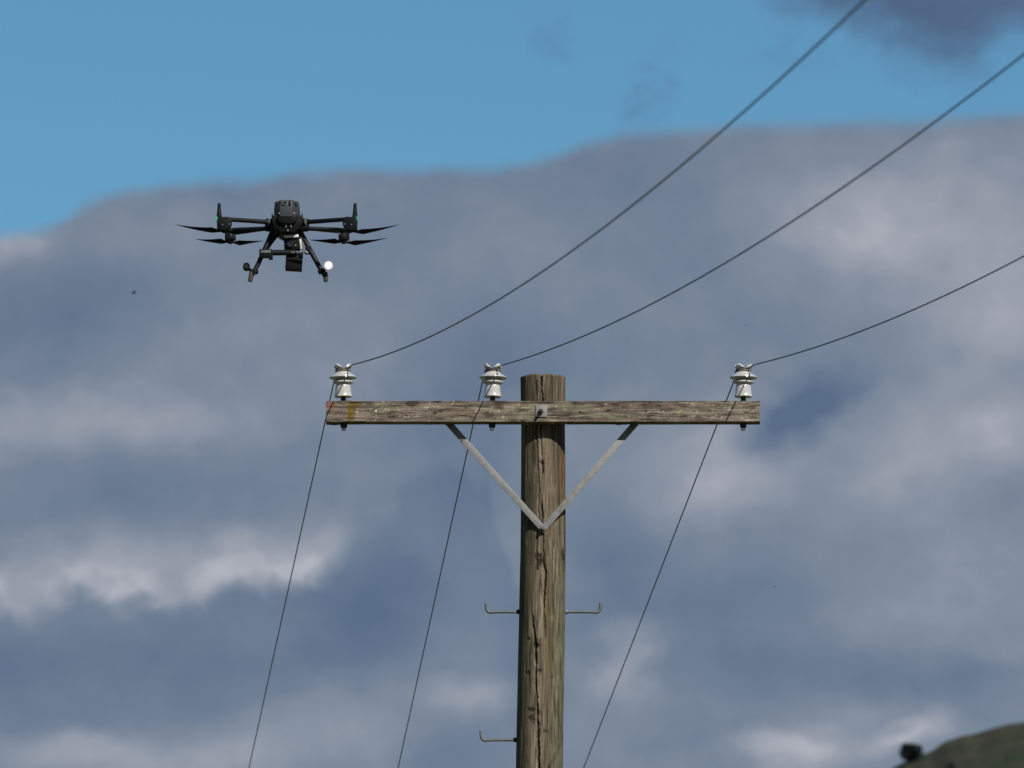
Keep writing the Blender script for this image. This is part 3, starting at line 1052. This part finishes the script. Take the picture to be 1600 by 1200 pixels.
# ------------------------------------------------------------------ conductors
INC = [[(550, 570), (640, 540), (720, 503), (800, 456), (900, 389), (1000, 311), (1100, 228), (1200, 139), (1300, 48), (1355, 0)],
       [(783, 571), (850, 547), (940, 510), (1080, 440), (1200, 370), (1340, 277), (1450, 195), (1600, 82)],
       [(1178, 570), (1200, 565), (1350, 515), (1450, 475), (1600, 400)]]
OUTG = [((521, 600), (389, 1200), 0.066), ((753, 600), (622, 1200), 0.055), ((1145, 600), (912, 1200), 0.060)]
LABELS = ['overhead wire tied to the insulator at the red-stained end of the crossarm',
          'overhead wire tied to the insulator just beside the post',
          'overhead wire tied to the insulator on the long right arm']
for i in range(3):
    B = ins_pos[i]
    neck = B.z + 50.3 * S
    s = INC[i]
    p0 = at(*s[0], B.y - 0.03)
    m_ = 0.088
    ts, zs = [], []
    for q in s:
        r = ray(*q)
        Y = (p0.x + m_ * p0.y) / (r.x + m_)
        ts.append(p0.y - Y)
        zs.append(CAM_Z + r.z * Y)
    c = np.polyfit(ts, zs, 2)
    c[2] = p0.z
    pts = []
    # far side, beyond the pole
    (ux, uy), (vx, vy), mo = OUTG[i]
    o0 = at(ux, uy, B.y + 0.16)
    rr = ray(vx, vy)
    Yv = (o0.x + mo * o0.y) / (rr.x + mo)
    o1 = at(vx, vy, Yv)
    dirn = (o1 - o0) / (o1.y - o0.y)
    far = []
    for t in list(np.linspace(0.0, 0.6, 6)) + list(np.linspace(1.2, 62, 50)):
        pt = o0 + dirn * t
        pt.z += 0.00105 * max(0, t - 16) ** 2
        far.append(pt)
    pts = list(reversed(far))
    # round the front of the neck
    for x_, y_, z_ in ((-11.6, 3.0, -0.6), (-11.0, -3.5, -0.2), (-8.0, -8.4, 0.3), (-3.0, -11.2, 0.9), (3.0, -11.6, 1.7), (8.0, -11.8, 2.6)):
        pts.append(Vector((B.x + x_ * S, B.y + y_ * S, neck + z_ * S)))
    near = []
    for t in list(np.linspace(0.05, 1.0, 8)) + list(np.linspace(1.4, 33, 90)):
        near.append(Vector((p0.x + m_ * t, p0.y - t, float(np.polyval(c, t)))))
    pts += near
    mb = MB()
    mb.tube(pts, 0.0035, 10)
    o = mb.build('overhead_wire', MAT['wire'])
    tag(o, LABELS[i], 'power line', 'overhead wires tied to the pole')

# ------------------------------------------------------------------ drone
DY = 44.0
DC = at(449, 350, DY)
drone = empty('drone', (DC.x, DC.y, DC.z))
tag(drone, 'black four-rotor drone with camera hovering beside the power line', 'drone')
De = math.atan2(DC.z - CAM_Z, DC.y)
DS = FPX / (DY / math.cos(De))                            # pixels per metre at the drone


def D(x, y, dep=0.0):
    """drone-local point seen at picture x, y with depth dep behind the drone's centre"""
    k = 1 + dep / DY
    return Vector(((x - 449) / DS * k + DC.x / DY * dep, dep, ((350 - y) / DS * k + dep * math.sin(De)) / math.cos(De)))


def dpoly(pp, y0, y1, mb=None):
    """solid with outline given in picture coordinates at its front face"""
    mb = mb or MB()
    mb.prism([(D(x, y, y0).x, D(x, y, y0).z) for x, y in pp], y0, y1)
    return mb


# body
mb = MB()
dpoly([(424, 337.5), (427, 336), (470, 336), (473.5, 337.5), (474, 345), (470, 353), (463, 360), (458, 362.5), (440, 362.5), (434, 359), (428, 353), (424.5, 345)], -0.13, 0.15, mb)
body = mb.build('body', MAT['shell'], drone, bevel=0.006)
mb = MB()
dpoly([(433, 339), (465, 339), (462, 347), (455, 349), (443, 349), (436, 347)], -0.150, -0.128, mb)
mb.build('nose_panel', MAT['shell'], body, bevel=0.003)
for x in (446.6, 454.2):
    mb = MB()
    dpoly([(x - 1.1, 349.8), (x + 1.1, 349.8), (x + 1.5, 355), (x - 0.6, 355)], -0.137, -0.128, mb)
    mb.build('sensor_window', MAT['print'], body, bevel=0.001)
mb = MB()
c_ = D(450, 360.3, -0.13)
mb.lathe([(0.0045, 0.0), (0.0045, 0.006)], 10, RX, c_)
mb.build('belly_sensor', MAT['print'], body)
for x in (425.2, 471.8):
    mb = MB()
    mb.tube([D(x, 338, -0.08), D(x, 333.2, -0.08)], [0.0034, 0.0022], 8)
    mb.build('pin_antenna', MAT['shell'], body)

# housing on top with lenses
mb = MB()
prof = [(428.3, 337.6), (428.0, 324), (428.8, 313.2), (431, 311.8), (464, 311.8), (466.3, 313.2), (467.2, 324), (467.0, 337.6)]
y_f, y_b = -0.155, 0.02
hx0, hx1 = D(428, 337, y_f).x, D(467.2, 337, y_f).x
cxh = (hx0 + hx1) / 2
zlo, zhi = D(448, 338.2, y_f).z, D(448, 311.8, y_f).z
zst = D(448, 322.5, y_f).z


def octo(hw, yf, yb, z, ch):
    return [(cxh - hw + ch, yf, z), (cxh + hw - ch, yf, z), (cxh + hw, yf + ch * 1.5, z), (cxh + hw, yb, z), (cxh - hw, yb, z), (cxh - hw, yf + ch * 1.5, z)]


hw = (hx1 - hx0) / 2
ch = 0.034
rings = [octo(hw, y_f, y_b, zlo, ch), octo(hw * 1.02, y_f, y_b, zst, ch), octo(hw * 0.985, y_f + 0.002, y_b, zst + 0.003, ch), octo(hw * 0.97, y_f + 0.004, y_b, zhi - 0.006, ch), octo(hw * 0.88, y_f + 0.014, y_b - 0.01, zhi, ch * 0.9)]
vs = [p for r_ in rings for p in r_]
fs = [tuple(range(5, -1, -1)), tuple(range(24, 30))]
for i in range(4):
    fs += [(i * 6 + k, i * 6 + (k + 1) % 6, i * 6 + 6 + (k + 1) % 6, i * 6 + 6 + k) for k in range(6)]
mb.add(vs, fs)
top = mb.build('sensor_housing', MAT['grey_shell'], drone, bevel=0.0015, angle=20)
dark_band = None
zl = D(448, 317.3, y_f).z


def lens(x, y, r, ring=True, ang=0.0, dep=None):
    dep = y_f + 0.003 if dep is None else dep
    c0 = D(x, y, dep)
    m0 = Matrix.Rotation(ang, 3, 'Z') @ RX
    mb = MB()
    mb.lathe([(r, -0.002), (r, 0.007), (r * 0.82, 0.0085), (r * 0.78, 0.003), (0.0005, 0.0042)], 20, m0, c0)
    o_ = mb.build('lens', MAT['lens'], top)
    if ring:
        mb = MB()
        pts = [c0 + m0 @ Vector((math.cos(a) * r * 0.98, math.sin(a) * r * 0.98, 0.0075)) for a in [2 * math.pi * k / 28 for k in range(29)]]
        mb.tube(pts, r * 0.13, 6)
        mb.build('lens_ring', MAT['galv'], top)


lens(445.0, 317.2, 0.0118)
lens(433.9, 317.4, 0.0085, ang=R(-54), dep=y_f + 0.026)
lens(461.7, 317.4, 0.0085, ang=R(54), dep=y_f + 0.026)
lens(452.9, 315.2, 0.0042, False)
lens(453.0, 320.0, 0.0060, False)
lens(462.2, 321.0, 0.0045, False, ang=R(54), dep=y_f + 0.027)
for x in (436.3, 459.8):
    mb = MB()
    mb.lathe([(0.003, 0), (0.003, 0.003)], 8, RX, D(x, 333.2, y_f + 0.004))
    mb.build('screw', MAT['alu'], top)

# arms, motors, propellers


def prop(hub, ang_deg, lengths, cone):
    """two folding blades on a hub; hub = drone-local point"""
    mb = MB()
    mb.lathe([(0.017, 0.004), (0.017, -0.006), (0.011, -0.012), (0.004, -0.014)], 16, None, hub)
    po = mb.build('propeller', MAT['shell'], drone)
    for sgn, Lb, cn in zip((1, -1), lengths, cone):
        m_ = Matrix.Rotation(R(ang_deg) + (0 if sgn > 0 else math.pi), 3, 'Z')
        vs, fs = [], []
        ns = 18
        for i in range(ns + 1):
            t = i / ns
            rr = 0.012 + (Lb - 0.012) * t
            chord = np.interp(t, [0, 0.08, 0.22, 0.5, 0.8, 0.96, 1.0], [0.018, 0.030, 0.058, 0.040, 0.021, 0.010, 0.003])
            tw = (1 if math.cos(R(ang_deg)) * sgn > 0 else -1) * R(np.interp(t, [0, 0.2, 1.0], [16, 20, 8]))
            th = np.interp(t, [0, 0.2, 1], [0.007, 0.0045, 0.0012])
            z = cn * t ** 1.8 - 0.004
            for a, b_ in ((-0.35, -0.3), (0.0, 1.0), (0.65, 0.0), (0.15, -1.0)):
                y_ = a * chord
                zz = b_ * th / 2
                p_ = Vector((rr, y_ * math.cos(tw) - zz * math.sin(tw), z + y_ * math.sin(tw) * -1 + zz * math.cos(tw)))
                vs.append(m_ @ p_ + hub)
        for i in range(ns):
            for k in range(4):
                a, b_ = i * 4 + k, i * 4 + (k + 1) % 4
                fs.append((a, b_, b_ + 4, a + 4))
        fs.append((3, 2, 1, 0))
        fs.append(tuple(range(len(vs) - 4, len(vs))))
        mb = MB()
        mb.add(vs, fs)
        mb.build('blade', MAT['blade'], po)


NEAR, FAR = -0.24, 0.20
for sd in (-1, 1):
    mir = lambda x: x if sd < 0 else 898 - x + (-1.0 if sd > 0 else 0)
    # near arm
    mb = MB()
    mb.tube([D(mir(421), 347.5, -0.10), D(mir(412), 346.6, -0.115), D(mir(354), 342.6, NEAR)], [0.0135, 0.0125, 0.0118], 14)
    na = mb.build('arm', MAT['carbon'], drone)
    mb = MB()
    mb.tube([D(mir(425), 348.0, -0.085), D(mir(421.5), 347.4, -0.095), D(mir(415.5), 347.0, -0.11)], [0.0195, 0.021, 0.0175], 16)
    mb.build('hinge_sleeve', MAT['shell'], na, bevel=0.001)
    mb = MB()
    mb.tube([D(mir(419.3), 346.4, -0.119), D(mir(418.1), 346.3, -0.121)], [0.019, 0.019], 16)
    mb.box(D(mir(418.5), 346.0, -0.125), (0.004, 0.006, 0.012))
    mb.build('latch', MAT['galv_dull'], na)
    # motor pod and antenna
    mb = MB()
    xo, xi_ = mir(338.8), mir(361)
    poly = [(338.4, 340), (339.2, 358.5), (351, 359.8), (358, 357.0), (361.6, 349.5), (362.2, 341), (356.5, 338.2), (347.5, 338.8), (345.5, 335.0), (338.6, 335.6)]
    dpoly([(mir(x), y) for x, y in poly], NEAR - 0.028, NEAR + 0.03, mb)
    mo = mb.build('motor', MAT['shell'], drone, bevel=0.0035)
    mb = MB()
    cm = D(mir(349.5), 356.5, NEAR)
    mb.lathe([(0.026, -0.012), (0.028, -0.004), (0.028, 0.022), (0.024, 0.03)], 22, None, cm)
    mb.build('motor_bell', MAT['carbon'], mo, bevel=0.001)
    for x, y in ((347.8, 351.0), (358.2, 350.2)):
        mb = MB()
        mb.lathe([(0.0038, 0.0), (0.0038, 0.004)], 8, RX, D(mir(x), y, NEAR - 0.027))
        mb.build('screw', MAT['galv_dull'], mo)
    mb = MB()
    pa_, pb_ = D(mir(342.4), 336.5, NEAR), D(mir(342.3), 317.6, NEAR)
    mb.tube([pa_ - Vector((0, 0, 0.01)), pa_, pa_.lerp(pb_, 0.15), pb_ - Vector((0, 0, 0.004)), pb_], [0.0145, 0.0145, 0.012, 0.0082, 0.0068], 14)
    mb.build('antenna', MAT['shell'], mo)
    mb = MB()
    mb.box(D(mir(339.0), 341.2, NEAR - 0.024), (0.007, 0.014, 0.020))
    mb.build('indicator_light', MAT['led'], mo, bevel=0.0015)
    prop(D(mir(350.5), 360.3, NEAR), 180 + (4 if sd < 0 else -3) if sd < 0 else -3, (0.262, 0.25), (0.034, 0.012))
    # far arm
    mb = MB()
    mb.tube([D(mir(423), 355.8, 0.08), D(mir(412), 357.3, 0.10), D(mir(360), 359.4, FAR)], [0.0135, 0.0122, 0.0118], 14)
    fa = mb.build('arm', MAT['carbon'], drone)
    mb = MB()
    mb.tube([D(mir(426), 355.2, 0.07), D(mir(422), 356.0, 0.08), D(mir(416), 356.8, 0.095)], [0.0195, 0.022, 0.018], 16)
    mb.build('hinge_sleeve', MAT['shell'], fa, bevel=0.001)
    mb = MB()
    poly = [(351.4, 358.0), (351.4, 374.0), (368.2, 374.0), (368.2, 367.0), (363, 365.5), (366, 360.0), (362, 356.5), (354, 356.5)]
    dpoly([(mir(x), y) for x, y in poly], FAR - 0.026, FAR + 0.026, mb)
    mo = mb.build('motor', MAT['shell'], drone, bevel=0.003)
    mb = MB()
    mb.lathe([(0.027, -0.010), (0.029, -0.004), (0.029, 0.016), (0.024, 0.022)], 22, None, D(mir(359.8), 371.5, FAR))
    mb.build('motor_bell', MAT['carbon'], mo, bevel=0.001)
    mb = MB()
    mb.lathe([(0.005, 0.0), (0.005, 0.003)], 8, RX, D(mir(361.0), 367.3, FAR - 0.025))
    mb.build('screw', MAT['galv_dull'], mo)
    prop(D(mir(359.8), 377.2, FAR), 180 if sd < 0 else 4, (0.185, 0.180) if sd < 0 else (0.235, 0.185), (0.016, 0.008) if sd < 0 else (0.026, 0.010))

# landing gear: two splayed legs with feet
legs = []
for sd, pts_px in ((-1, [(427, 360, -0.03), (420, 376, -0.04), (413, 391, -0.05), (404, 412, -0.06), (392, 434, -0.075)]),
                   (1, [(467, 359, -0.03), (475, 373, -0.045), (486, 393, -0.06), (498, 415, -0.07), (510, 434, -0.08)])):
    mb = MB()
    mb.tube([D(*q) for q in pts_px], [0.0155, 0.0142, 0.0132, 0.0128, 0.0120], 14)
    lg = mb.build('landing_leg', MAT['carbon'], drone)
    legs.append(lg)
    xf = pts_px[-1][0]
    mb = MB()
    mb.tube([D(xf + (1.2 if sd < 0 else -2.0), 425, -0.076), D(xf - 0.6 * sd, 433, -0.078), D(xf - 1.0 if sd < 0 else xf - 0.8, 440.3, -0.078)], [0.0125, 0.0135, 0.0115], 14)
    mb.build('foot', MAT['rubber'], lg, bevel=0.002)
    mb = MB()
    cpt = D(xf + (6.0 if sd < 0 else -6.0), 425.5, -0.073)
    mb.box(cpt, (0.034, 0.03, 0.020), Matrix.Rotation(R(25 * sd), 3, 'Y'))
    mb.tube([D(xf + (10.5 if sd < 0 else -12.0), 421.5, -0.073), D(xf + (9.5 if sd < 0 else -9.5), 428.5, -0.073)], [0.007, 0.007], 8)
    mb.build('leg_clamp', MAT['shell'], lg, bevel=0.002)
# rear strut of the left leg
mb = MB()
mb.tube([D(439, 361, 0.06), D(430, 370, 0.04), D(422.5, 379, 0.0), D(416.5, 388, -0.04), D(414, 393, -0.05)], [0.013, 0.0125, 0.0135, 0.014, 0.012], 12)
mb.build('leg_strut', MAT['carbon'], legs[0])
mb = MB()
mb.tube([D(460, 361, 0.07), D(470, 369, 0.05), D(480, 384, 0.0), D(488, 397, -0.055)], [0.010, 0.0095, 0.0095, 0.009], 12)
mb.build('leg_strut', MAT['carbon'], legs[1])
# small spotlight body clamped on the left leg
mb = MB()
m0 = Matrix.Rotation(R(18), 3, 'Y') @ Matrix.Rotation(R(80), 3, 'X')
mb.lathe([(0.011, -0.028), (0.017, -0.020), (0.0185, 0.0), (0.0185, 0.020), (0.015, 0.022), (0.0145, 0.016)], 20, m0, D(385.3, 417.2, -0.09))
sp = mb.build('spotlight', MAT['shell'], drone)
mb = MB()
mb.tube([D(387.5, 419.5, -0.085), D(393, 422.5, -0.08), D(398, 424, -0.076)], [0.010, 0.0095, 0.011], 10)
mb.build('bracket', MAT['shell'], sp, bevel=0.001)
# lit spotlight on the right leg
mb = MB()
LP = D(513.6, 416.0, -0.105)
mb.lathe([(0.010, -0.030), (0.019, -0.022), (0.0250, 0.0), (0.0268, 0.010), (0.0250, 0.010)], 22, Matrix.Rotation(R(84), 3, 'X'), LP)
sp = mb.build('spotlight', MAT['shell'], drone)
sp['label'] = 'lit white spotlight'
mb = MB()
mb.lathe([(0.0265, 0.0085), (0.0275, 0.012), (0.024, 0.019), (0.014, 0.024), (0.001, 0.0255)], 32, Matrix.Rotation(R(84), 3, 'X'), LP)
lg_ = mb.build('lamp_glass', MAT['lamp'], sp)
TL = NT(MAT['lamp'].node_tree)                 # hot lamp core; its soft glow is painted as emission fading to the rim
mo_ = TL.n('ShaderNodeOutputMaterial')
em_ = TL.n('ShaderNodeEmission')
em_.inputs[0].default_value = (1.0, 0.97, 0.93, 1)
dd_ = TL.n('ShaderNodeVectorMath', operation='DISTANCE')
TL.l(TL.n('ShaderNodeTexCoord').outputs['Object'], dd_.inputs[0])
dd_.inputs[1].default_value = LP + Matrix.Rotation(R(84), 3, 'X') @ Vector((0, 0, 0.022))
st_ = TL.math('POWER', TL.smooth(dd_.outputs[1], 0.032, 0.0), 5.0)
TL.l(TL.math('MULTIPLY_ADD', st_, 70.0, 0.30), em_.inputs[1])
TL.l(em_.outputs[0], mo_.inputs[0])
mb = MB()
mb.tube([D(511, 418, -0.095), D(506, 422, -0.085), D(503, 423, -0.078)], [0.010, 0.0095, 0.011], 10)
mb.build('bracket', MAT['shell'], sp, bevel=0.001)

# cross bar between the legs
mb = MB()
mb.tube([D(424, 394.8, -0.085), D(463, 394.6, -0.085)], 0.0155, 16)
bar = mb.build('cross_bar', MAT['carbon'], drone)
mb = MB()
mb.tube([D(463, 394.0, -0.085), D(480, 394.0, -0.085)], 0.0058, 12)
mb.build('rod', MAT['galv_dull'], bar)
mb = MB()
mb.box((D(415.5, 396.5, -0.08)), (20 / DS, 0.05, 12.5 / DS))
mb.box((D(424.0, 400.5, -0.085)), (5 / DS, 0.03, 10.5 / DS))
mb.box((D(422.6, 405.3, -0.085)), (5.5 / DS, 0.012, 1.4 / DS))
mb.build('clamp', MAT['shell'], bar, bevel=0.002)
mb = MB()
mb.box(D(415.3, 393.0, -0.107), (15.5 / DS, 0.004, 4.0 / DS))
mb.build('clamp_plate', MAT['galv_dull'], bar, bevel=0.0008)
mb = MB()
mb.box(D(481.5, 391.5, -0.075), (9 / DS, 0.04, 11 / DS))
mb.box(D(471.5, 398.2, -0.075), (4.5 / DS, 0.03, 8 / DS))
mb.build('clamp', MAT['shell'], bar, bevel=0.002)
for x, y in ((478.2, 392.8), (480.4, 394.6)):
    mb = MB()
    mb.lathe([(0.0036, 0), (0.0036, 0.004)], 8, RX, D(x, y, -0.098))
    mb.build('screw', MAT['alu'], bar)
mb = MB()
for k in range(3):
    mb.box(D(456.3 + k * 1.9, 394.0, -0.1012), (1.1 / DS, 0.0006, 2.6 / DS))
mb.build('print', MAT['print'], bar)

# camera on its gimbal
mb = MB()
mt = Matrix.Rotation(R(-2), 3, 'Y')
mb.box(D(456.3, 380.5, -0.03), (24.5 / DS, 0.085, 22 / DS), mt)
cm = mb.build('gimbal_camera', MAT['shell'], drone, bevel=0.005)
mb = MB()
mb.box(D(459.6, 410.0, -0.035), (25.5 / DS, 0.09, 25 / DS), Matrix.Rotation(R(3), 3, 'Y'))
mb.build('camera_body', MAT['shell'], cm, bevel=0.003)
mb = MB()
mb.box(D(455.6, 371.2, -0.040), (22.5 / DS, 0.09, 4.2 / DS), Matrix.Rotation(R(-3), 3, 'Y'))
mb.build('top_plate', MAT['alu'], cm, bevel=0.001)
mb = MB()
mb.box(D(470.2, 382.0, -0.06), (2.8 / DS, 0.03, 16 / DS), Matrix.Rotation(R(-7), 3, 'Y'))
mb.build('side_plate', MAT['alu'], cm, bevel=0.001)
mb = MB()
mb.tube([D(459, 370.5, -0.05), D(465, 368.0, -0.05), D(470, 370, -0.05), D(473, 377, -0.05), D(474.3, 384, -0.06), D(474, 391, -0.06)], 0.0042, 8)
mb.build('cable', MAT['galv_dull'], cm)
mb = MB()
mb.tube([D(450, 362, -0.02), D(452, 371, -0.025)], [0.02, 0.014], 12)
mb.build('gimbal_mount', MAT['shell'], cm)
mb = MB()
mb.lathe([(0.018, 0.0), (0.018, 0.012), (0.015, 0.014), (0.0005, 0.011)], 18, RX, D(453.5, 381.5, -0.072))
mb.build('lens', MAT['lens'], cm)
mb = MB()
mb.lathe([(0.0028, 0), (0.0028, 0.003)], 8, RX, D(462.2, 383.3, -0.073))
mb.build('screw', MAT['alu'], cm)

# ------------------------------------------------------------------ insects in the air


def insect(x, y, Y, s, label, rz):
    o = empty('flying_insect', at(x, y, Y))
    m = Matrix.Rotation(rz, 3, 'Z')
    b_ = MB()
    b_.tube([m @ Vector(p) * s for p in ((-0.5, 0, -0.03), (-0.42, 0, 0), (-0.15, 0, 0.04), (0.02, 0, 0.03), (0.2, 0, 0.05), (0.34, 0, 0.03), (0.47, 0, 0.01), (0.5, 0, 0))],
            [0.02 * s, 0.11 * s, 0.17 * s, 0.09 * s, 0.15 * s, 0.08 * s, 0.1 * s, 0.02 * s], 10)
    b_.build('body', MAT['bug'], o)
    for k in (-1, 1):
        w_ = MB()
        w_.add([m @ (Vector(p) * s) for p in ((0.12, 0.05 * k, 0.14), (0.2, 0.5 * k, 0.32), (0.02, 0.72 * k, 0.36), (-0.16, 0.5 * k, 0.28), (-0.05, 0.15 * k, 0.17),
                                              (0.12, 0.05 * k, 0.155), (0.2, 0.5 * k, 0.335), (0.02, 0.72 * k, 0.375), (-0.16, 0.5 * k, 0.295), (-0.05, 0.15 * k, 0.185))],
               [(0, 1, 2, 3, 4), (9, 8, 7, 6, 5)] + [(i, (i + 1) % 5, 5 + (i + 1) % 5, 5 + i) for i in range(5)])
        w_.build('wing', MAT['bugwing'], o)
    tag(o, label, 'insect', 'insects in the air')


insect(209, 458, 34.0, 0.024, 'largest dark flying insect, in the grey cloud below and left of the drone', 0.3)
insect(1166, 508, 44.0, 0.010, 'tiny dark flying insect above the insulator on the long right arm', 0.9)
insect(1211, 917, 44.0, 0.012, 'tiny dark flying insect in the cloud right of the lower wires', 0.2)
